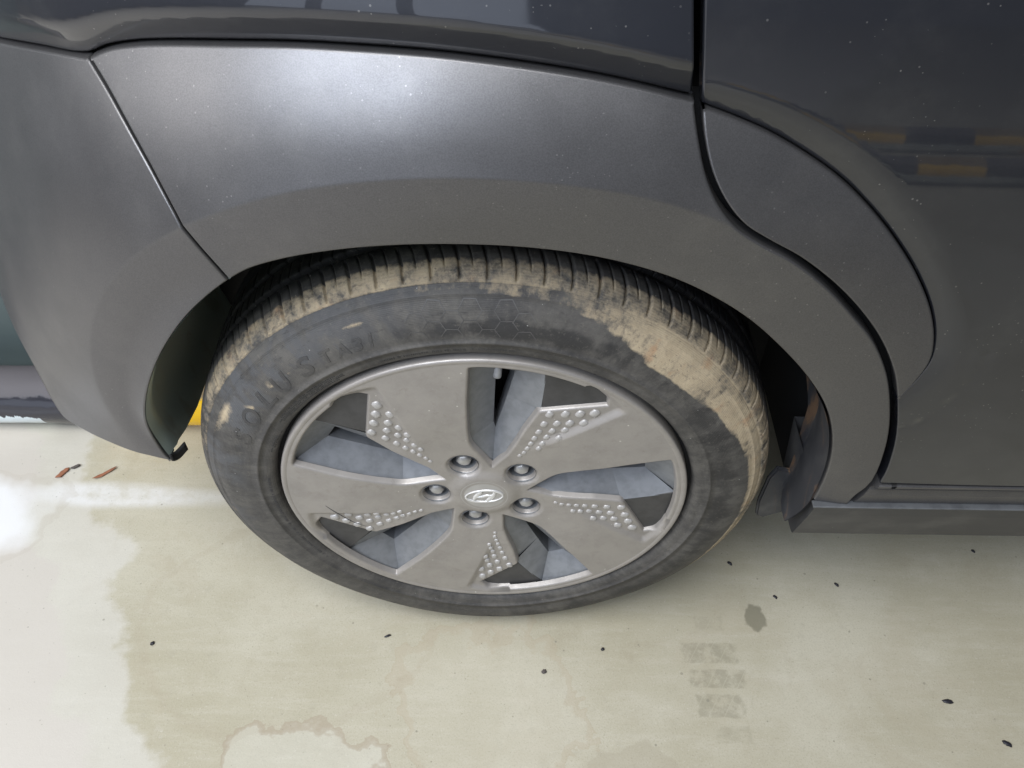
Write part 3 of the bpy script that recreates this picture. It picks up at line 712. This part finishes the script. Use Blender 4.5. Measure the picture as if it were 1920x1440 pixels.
# barrel and brake
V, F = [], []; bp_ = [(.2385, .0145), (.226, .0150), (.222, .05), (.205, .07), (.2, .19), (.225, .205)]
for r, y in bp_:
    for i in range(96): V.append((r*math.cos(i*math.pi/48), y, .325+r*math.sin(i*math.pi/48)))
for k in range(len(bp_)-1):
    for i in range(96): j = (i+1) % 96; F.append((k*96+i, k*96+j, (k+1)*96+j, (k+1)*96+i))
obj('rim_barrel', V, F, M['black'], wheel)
V, F = [], []; bp_ = [(.0, .07), (.07, .07), (.075, .085), (.142, .085), (.142, .10), (.205, .13)]
for r, y in bp_:
    for i in range(64): V.append((r*math.cos(i*math.pi/32), y, .325+r*math.sin(i*math.pi/32)))
for k in range(len(bp_)-1):
    for i in range(64): j = (i+1) % 64; F.append((k*64+i, k*64+j, (k+1)*64+j, (k+1)*64+i))
obj('brake_disc', V, F, M['rust'], wheel)

# ------------------------------------------------------------------ tyre
prof = [(.2378,.0150),(.2380,.0090),(.2390,.0045),(.2410,.0014),(.2440,-.0008),(.2500,-.0020),(.2560,-.0028),(.2562,-.0034),(.2590,-.0036),(.2592,-.0031),(.2660,-.0034),(.2740,-.0032),(.2820,-.0022),(.2900,-.0004),(.2970,.0022),(.3030,.0055),(.3075,.0088),(.3082,.0086),(.3090,.0094),(.3125,.0122),(.3150,.0142),(.3158,.0158),(.3168,.0158),(.3180,.0160),
        (.3196,.0176),(.3214,.0198),(.3232,.0224),(.3248,.0252),(.3262,.0284),(.3274,.0318),(.3284,.0354),(.3293,.0392),(.3300,.0430),(.3306,.0470),(.3311,.0510),(.3315,.0545),(.3317,.0565),(.3310,.0572),(.3255,.0580),(.3250,.0600),(.3250,.0645),(.3255,.0665),(.3314,.0673),(.3322,.0682),
        (.3326,.0740),(.3329,.0800),(.3331,.0860),(.3331,.0890),(.3325,.0897),(.3262,.0905),(.3260,.0930),(.3260,.0980),(.3264,.1000),(.3326,.1008),(.3333,.1016),(.3336,.1100),(.3335,.1230),(.3330,.1240),(.3262,.1250),(.3262,.1330),(.3330,.1342),(.3328,.1600),(.3290,.1800),(.3200,.1980),(.3050,.2090),(.2800,.2150),(.2500,.2100),(.2340,.1980)]
prof = np.array(prof); n_p = len(prof); i0, i1 = 23, 36    # shoulder zone that carries the cuts
NP = 78; wide = [0, .022, .045, .085, .125, .148, .17]; thin = [.56, .575, .595, .615, .63]
cols = np.array(wide+[.24, .33, .42, .50]+thin+[.70, .78, .86, .93]); wide_d = {0: 0, 1: .2, 2: .85, 3: 1, 4: .85, 5: .2, 6: 0}; thin_d = {11: 0, 12: .8, 13: 1, 14: .8, 15: 0}
th = (np.arange(NP)[:, None]+cols[None]).ravel()/NP*360; ci = np.tile(np.arange(len(cols)), NP); pid = np.repeat(np.arange(NP), len(cols))
jit = rng.uniform(-.06, .06, NP)
tt = np.zeros(n_p); tt[i0:i1+1] = np.linspace(0, 1, i1-i0+1)
wd = np.array([wide_d.get(c, 0.) for c in ci]); td = np.array([thin_d.get(c, 0.) for c in ci])
V = np.zeros((n_p, len(th), 3)); nsl = np.gradient(prof, axis=0); pn = np.stack([nsl[:, 1], -nsl[:, 0]], 1); pn /= np.linalg.norm(pn, axis=1)[:, None]
for k in range(n_p):
    r, y = prof[k]; t = tt[k]; off = 0
    if k >= i0-2: off = (1.5*t*t-.6*t)*(1.0 if k <= i1 else 1)
    if k > i1: off = .9
    dep = np.zeros(len(th))
    if i0 <= k <= i1:
        dep += wd*.0042*np.clip(t/.16, 0, 1)*np.clip((.94-t)/.12, 0, 1) + td*.0022*np.clip((t-.34)/.1, 0, 1)*np.clip((1.2-t)/.15, 0, 1)
    if 43 <= k <= 47: dep += td*.004+wd*.0012
    if 54 <= k <= 56: dep += wd*.003
    nr = np.array([1.0, .0]) if k >= i0 else np.array([0, 0])
    if i0 <= k <= i1: nr = np.array([.80, -.55]) if t < .5 else np.array([.95, -.3])
    a = np.radians(th+jit[pid]*1.0+off*1.6)
    rr = r-dep*nr[0]; yy = y-dep*nr[1]
    V[k] = np.stack([rr*np.cos(a), yy, .325+rr*np.sin(a)], 1)
nc = len(th); V = V.reshape(-1, 3)
V[:, 2] = np.where(V[:, 2] < .004, .004*np.exp(np.clip((V[:, 2]-.004)/.006, -8, 0)), V[:, 2])   # flattened contact patch
bul = np.exp(-((V[:, 2]-.04)/.035)**2)*np.exp(-(V[:, 0]/.12)**2)*(V[:, 1] < .03)*.003
V[:, 1] -= bul
F = []
for k in range(n_p-1):
    A = k*nc; B = A+nc; idx = np.arange(nc); j = (idx+1) % nc
    F += list(zip((A+idx).tolist(), (B+idx).tolist(), (B+j).tolist(), (A+j).tolist()))
def mat_tyre():
    t = NT('rubber_with_mud'); mud = t.attr('mud'); grey = t.attr('grey'); dark = t.attr('dark')
    xyz = t.n('ShaderNodeSeparateXYZ', {'Vector': t.obj()}); X, Y, Z0 = xyz.outputs; Z = t.math('SUBTRACT', Z0, .325)
    ang = t.math('ARCTAN2', Z, X); rad = t.math('SQRT', t.math('ADD', t.math('MULTIPLY', X, X), t.math('MULTIPLY', Z, Z)))
    pv = t.n('ShaderNodeCombineXYZ', {'X': t.math('MULTIPLY', ang, .30), 'Y': t.math('MULTIPLY', rad, .55), 'Z': Y}).outputs[0]
    pv2 = t.n('ShaderNodeCombineXYZ', {'X': t.math('MULTIPLY', ang, .10), 'Y': rad, 'Z': Y}).outputs[0]
    n1 = t.noise(26, 7, .68, .3, pv); n2 = t.noise(95, 6, .7, 0, pv); n3 = t.noise(300, 4, .6); ns = t.noise(16, 6, .65, .4, pv2)
    rub = t.mix(t.ramp(ns, .3, .75), (.022, .0215, .022), (.040, .038, .036)); rub = t.mix(t.attr('tread'), rub, (.0085, .0085, .0095))  # arch shade painted into the tread as near-black rubber
    dust = t.mix(t.ramp(n1, .35, .7), (.120, .112, .099), (.066, .062, .058))
    dm = t.math('MULTIPLY', t.ramp(t.math('ADD', t.math('MULTIPLY', ns, .6), t.math('MULTIPLY', n2, .4)), .36, .62, .25, 1), grey)
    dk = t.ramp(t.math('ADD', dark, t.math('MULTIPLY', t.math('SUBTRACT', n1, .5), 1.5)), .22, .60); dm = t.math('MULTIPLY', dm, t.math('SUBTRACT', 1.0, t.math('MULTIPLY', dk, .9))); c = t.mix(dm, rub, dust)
    blue = t.math('MULTIPLY', t.attr('scuff'), t.ramp(n1, .44, .58)); c = t.mix(t.math('MULTIPLY', blue, .7), c, (.105, .108, .113))
    nm = t.math('MULTIPLY_ADD', t.math('ADD', t.math('MULTIPLY', n1, .50), t.math('ADD', t.math('MULTIPLY', n2, .38), t.math('MULTIPLY', n3, .12))), 1.9, -.45)
    mk_ = t.ramp(t.math('ADD', nm, t.math('MULTIPLY', t.math('SUBTRACT', mud, .5), 1.9)), .36, .74)
    tan = t.mix(t.ramp(n2, .35, .7), (.53, .43, .285), (.40, .32, .21)); tan = t.mix(t.ramp(t.noise(40, 4, .6, 0, pv), .58, .75, 0, .6), tan, (.42, .235, .12)); tan = t.mix(t.ramp(n3, .62, .72, 0, .7), tan, (.12, .10, .08))
    c = t.mix(t.math('MULTIPLY', mk_, .93), c, tan)
    sp = t.specks(150, .12, .05); c = t.mix(t.math('MULTIPLY', sp, .7), c, (.5, .48, .45)); c = t.mix(t.ramp(t.noise(260, 4, .75), .55, .72, 0, .45), c, (.17, .155, .13)); c = t.mix(t.ramp(t.noise(180, 4, .75, 0, pv2), .56, .72, 0, .5), c, (.028, .027, .027))
    rg = t.n('ShaderNodeMix', {0: mk_, 2: t.ramp(ns, .3, .7, .52, .68), 3: .92}).outputs[0]
    t.P(Base_Color=c, Roughness=rg, Specular_IOR_Level=.4)
    rings = t.math('MULTIPLY', t.ramp(t.math('SINE', t.math('MULTIPLY', rad, 4200.0)), -.2, .6), .35)
    h = t.math('ADD', t.math('ADD', t.math('MULTIPLY', t.noise(520, 3, .7), .5), rings), t.math('MULTIPLY', mk_, .9)); t.bump(h, .40, .0010); return t.m
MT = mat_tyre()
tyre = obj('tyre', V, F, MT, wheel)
for p in (): pass
aa = np.degrees(np.arctan2(V[:, 2]-.325, V[:, 0])); aa = np.where(aa < -90, aa+360, aa); rr = np.hypot(V[:, 0], V[:, 2]-.325); yy = V[:, 1]; front = yy < .11
def bumpf(x, c, w): return np.exp(-((x-c)/w)**2)
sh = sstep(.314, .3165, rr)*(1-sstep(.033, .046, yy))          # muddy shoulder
sh *= np.where(aa > 90, 1-.25*sstep(140, 185, aa), 1)*(1-.9*sstep(205, 225, aa))*np.where(aa < 0, 1-sstep(-28, -62, aa)*.0, 1)
inner = np.interp(aa, [-90, -60, -40, -20, 0, 15, 30, 45, 55, 62, 68, 74, 80, 100, 112, 130, 270], [.335, .33, .313, .304, .301, .297, .287, .277, .279, .290, .297, .303, .306, .309, .315, .32, .33])
side = sstep(-.006, .004, rr-inner)*(rr < .3165)*(1-sstep(.03, .04, yy))
side *= np.interp(aa, [-75, -50, 0, 58, 70, 100, 112, 120], [0, .9, 1, 1, .85, .72, .35, 0])
mud = np.maximum(sh*.535, side*.60)
patch = sum(w*bumpf(aa, a0, da)*bumpf(rr, r0, dr) for a0, da, r0, dr, w in ((146, 2.0, .284, .008, .72), (137, 2.5, .285, .010, .72), (131, 2.0, .280, .009, .66), (113, 5, .296, .006, .58), (152, 6, .300, .010, .50), (160, 12, .306, .008, .52), (186, 10, .305, .010, .46), (104, 4, .301, .005, .5), (64, 4, .285, .006, .55), (205, 14, .312, .008, .5)))
mud = np.maximum(mud, patch*.84*(rr < .3165))
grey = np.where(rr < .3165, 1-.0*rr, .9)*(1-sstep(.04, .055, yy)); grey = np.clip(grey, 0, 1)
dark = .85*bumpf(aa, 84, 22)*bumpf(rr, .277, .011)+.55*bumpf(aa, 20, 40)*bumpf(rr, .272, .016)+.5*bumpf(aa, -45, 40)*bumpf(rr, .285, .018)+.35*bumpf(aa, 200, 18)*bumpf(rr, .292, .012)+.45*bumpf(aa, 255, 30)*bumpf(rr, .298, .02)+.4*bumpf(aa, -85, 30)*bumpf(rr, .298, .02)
scuff = bumpf(aa, 150, 42)*sstep(.262, .285, rr)*(rr < .316)
for nm, v in (('mud', mud), ('grey', grey), ('dark', np.clip(dark, 0, 1)), ('scuff', scuff), ('tread', np.maximum(sstep(.034, .05, yy), 1-sstep(.2384, .2404, rr)))): fattr(tyre, nm, v)  # near-black mask: shade painted under the arch and in the lip gap

# raised sidewall lettering
def side_y(r): return float(np.interp(r, prof[:23, 0], prof[:23, 1]))
letter_mat = mat_simple('lettering_rubber', (.050, .048, .046), .6, 0, 45, .35)
def side_text(txt, a_start, a_end, r_mid, height, slant=.25, bold=True):
    cu = bpy.data.curves.new('tmp', 'FONT'); cu.body = txt; cu.size = 1; cu.extrude = .02; cu.shear = slant; cu.offset = .018 if bold else 0; cu.resolution_u = 4
    ob = bpy.data.objects.new('tmp', cu); COL.objects.link(ob); dg = bpy.context.evaluated_depsgraph_get(); me = bpy.data.meshes.new_from_object(ob.evaluated_get(dg))
    COL.objects.unlink(ob); bpy.data.objects.remove(ob)
    co = np.empty(len(me.vertices)*3); me.vertices.foreach_get('co', co); co = co.reshape(-1, 3)
    x0, x1 = co[:, 0].min(), co[:, 0].max(); y0, y1 = co[:, 1].min(), co[:, 1].max()
    bm = bmesh.new(); bm.from_mesh(me); bmesh.ops.subdivide_edges(bm, edges=[e for e in bm.edges if e.calc_length() > .12], cuts=2)
    for v in bm.verts:
        a = math.radians(a_start+(a_end-a_start)*(v.co.x-x0)/(x1-x0)); r = r_mid+height*((v.co.y-y0)/(y1-y0)-.5)
        v.co = Vector((r*math.cos(a), side_y(r)-(.0005 if v.co.z > 0 else -.001), .325+r*math.sin(a)))
    bmesh.ops.recalc_face_normals(bm, faces=bm.faces[:]); bpy.data.meshes.remove(me)
    o = bobj('sidewall_lettering', bm, MT, wheel, False)
    for nm_, v_ in (('grey', .62), ('scuff', .25), ('mud', .05), ('dark', .12), ('tread', 0.0)): fattr(o, nm_, [v_]*len(o.data.vertices))
    return o
for ch, ac, wdt in (('S', 156.3, 4.6), ('O', 148.8, 5.4), ('L', 141.2, 4.4), ('U', 134.4, 4.8), ('S', 127.0, 4.6)):
    side_text(ch, ac+wdt/2, ac-wdt/2, .278, .021)
for ch, ac, wdt in (('T', 121.0, 2.8), ('A', 117.6, 3.2), ('3', 114.0, 2.8), ('1', 110.9, 1.6)):
    side_text(ch, ac+wdt/2, ac-wdt/2, .2775, .015)
# fine moulded ribs round the bead (rows of tiny raised marks) and hexagon outlines near the top
def ribs(rows):
    V, F = [], []
    for (r, a0, a1, h, fillr) in rows:
        a = a0
        while a < a1:
            L = random.uniform(.12, .45)
            if random.random() < fillr:
                b = len(V); y = side_y(r)
                for (da, dr) in ((0, -h), (L, -h), (L, h), (0, h)):
                    aa_ = math.radians(a+da); V.append(((r+dr)*math.cos(aa_), side_y(r+dr)-.00045, .325+(r+dr)*math.sin(aa_)))
                for (da, dr) in ((0, -h), (L, -h), (L, h), (0, h)):
                    aa_ = math.radians(a+da); V.append(((r+dr)*math.cos(aa_), side_y(r+dr)+.0005, .325+(r+dr)*math.sin(aa_)))
                F += [(b+3, b+2, b+1, b), (b, b+1, b+5, b+4), (b+1, b+2, b+6, b+5), (b+2, b+3, b+7, b+6), (b+3, b, b+4, b+7)]
            a += L+random.uniform(.08, .3)
    o = obj('bead_marks', V, F, letter_mat, wheel, smooth=False); o['kind'] = 'stuff'
ribs([(.2455, 124, 143, .00055, .9), (.2478, 122, 146, .00055, .9), (.2501, 122, 147, .00055, .9), (.2524, 124, 145, .00055, .85), (.2425, 150, 158, .0007, .8), (.2450, 152, 160, .0007, .8), (.2480, 82, 112, .0011, .8), (.246, 172, 214, .0013, .55)])
V, F = [], []
def hexline(p, q, wdt=.00045):
    P = [np.array(p)+(np.array(q)-np.array(p))*k/6 for k in range(7)]; d = np.array(q)-np.array(p); d = d/np.linalg.norm(d); n = np.array([-d[1], d[0]])*wdt
    for k in range(6):
        b = len(V)
        for u in (P[k]-n, P[k]+n, P[k+1]+n, P[k+1]-n):
            r = np.hypot(*u); V.append((u[0], side_y(r)-.0004, .325+u[1]))
        F.append((b, b+1, b+2, b+3))
hs = .011
for row in range(2):
    for k in range(7):
        cx = -.055+k*hs*1.5; cz = .286+(k % 2)*hs*.87-row*hs*1.74-abs(cx)**2*1.7
        hp = [(cx+hs*math.cos(math.radians(60*i)), cz+hs*math.sin(math.radians(60*i))) for i in range(6)]
        for i in range(3): hexline(hp[i], hp[i+1])
hx = obj('hexagon_lines', V, F, mat_simple('hexagon_rubber', (.105, .10, .095), .6, 0, 60, .4), wheel, smooth=False)

# ------------------------------------------------------------------ small litter on the floor
def litter(name, label, x, y, ln, wd_, ht, rz, mat, cat, group=None, curl=0):
    V, F = [], []; nu, nv = 9, 8
    for i in range(nu):
        u = i/(nu-1)*2-1; w_ = wd_*math.sqrt(max(.02, 1-abs(u)**2.2))
        for k in range(nv):
            a = 2*math.pi*k/nv; jj = random.uniform(.75, 1.2); V.append((u*ln*random.uniform(.92, 1.06), w_*jj*math.cos(a)+.15*wd_*math.sin(3*u), ht*math.sqrt(max(.02, 1-u*u))*(.5+.5*math.sin(a))*1.0+curl*u*u+.0004))
    for i in range(nu-1):
        for k in range(nv): F.append((i*nv+k, i*nv+(k+1) % nv, (i+1)*nv+(k+1) % nv, (i+1)*nv+k))
    F.append(tuple(range(nv))[::-1]); F.append(tuple((nu-1)*nv+k for k in range(nv)))
    o = obj(name, V, F, mat); o.location = (x, y, 0); o.rotation_euler = (0, 0, rz); tag(o, label, cat, group); return o
ML = mat_simple('dry_leaf', (.30, .12, .06), .7, 0, 80, .5); MD = mat_simple('dark_seed', (.02, .019, .024), .5, 0, 120, .4); MG = mat_simple('grey_twig', (.10, .085, .075), .8, 0, 100, .5)
litter('leaf_scrap', 'reddish brown leaf scrap lying left of a longer one behind the car', -.723, .257, .013, .005, .003, .9, ML, 'leaf', curl=.003)
litter('leaf_scrap', 'longer thin brown leaf sliver on the floor below the bumper corner', -.652, .258, .020, .0035, .002, .65, ML, 'leaf', curl=.004)
litter('twig', 'tiny dark grey twig touching the reddish leaf scrap', -.706, .270, .008, .003, .004, .5, MG, 'twig', curl=.003)
for (x, y, l, wdd, rz, lab) in ((.6277, -.1006, .0075, .0033, -.2, 'largest black seed husk on the bare floor at lower right'),
                                (.6871, -.1552, .0065, .0032, -.7, 'black seed husk nearest the lower right corner of the picture'),
                                (.5185, .0734, .0042, .0022, -1.0, 'small black seed on the floor in the shade under the sill'),
                                (.4224, .0515, .0038, .0022, -1.0, 'small black seed just below the shadow edge of the sill'),
                                (.3638, .1068, .0045, .0025, -1.0, 'small black seed beside the muddy right edge of the tyre'),
                                (.7441, .135, .0035, .0022, -1.1, 'tiny dark seed under the sill at the far right'),
                                (-.1465, -.0201, .0052, .0018, .3, 'tiny curled black chip on the floor below the left of the tyre'),
                                (-.4817, -.0374, .0032, .0030, 0, 'round black dot of grit alone on the pale floor at left'),
                                (.1617, -.0346, .0027, .0025, 0, 'tiny round black grit below the right of the tyre'),
                                (.078, -.0688, .0038, .0034, 0, 'small grey pebble on the floor straight below the wheel')):
    litter('seed' if 'seed' in lab else 'grit', lab, x, y, l, wdd, .0025, rz, MG if 'grey' in lab else MD, 'seed' if 'seed' in lab else 'grit', 'dark bits scattered on the floor')
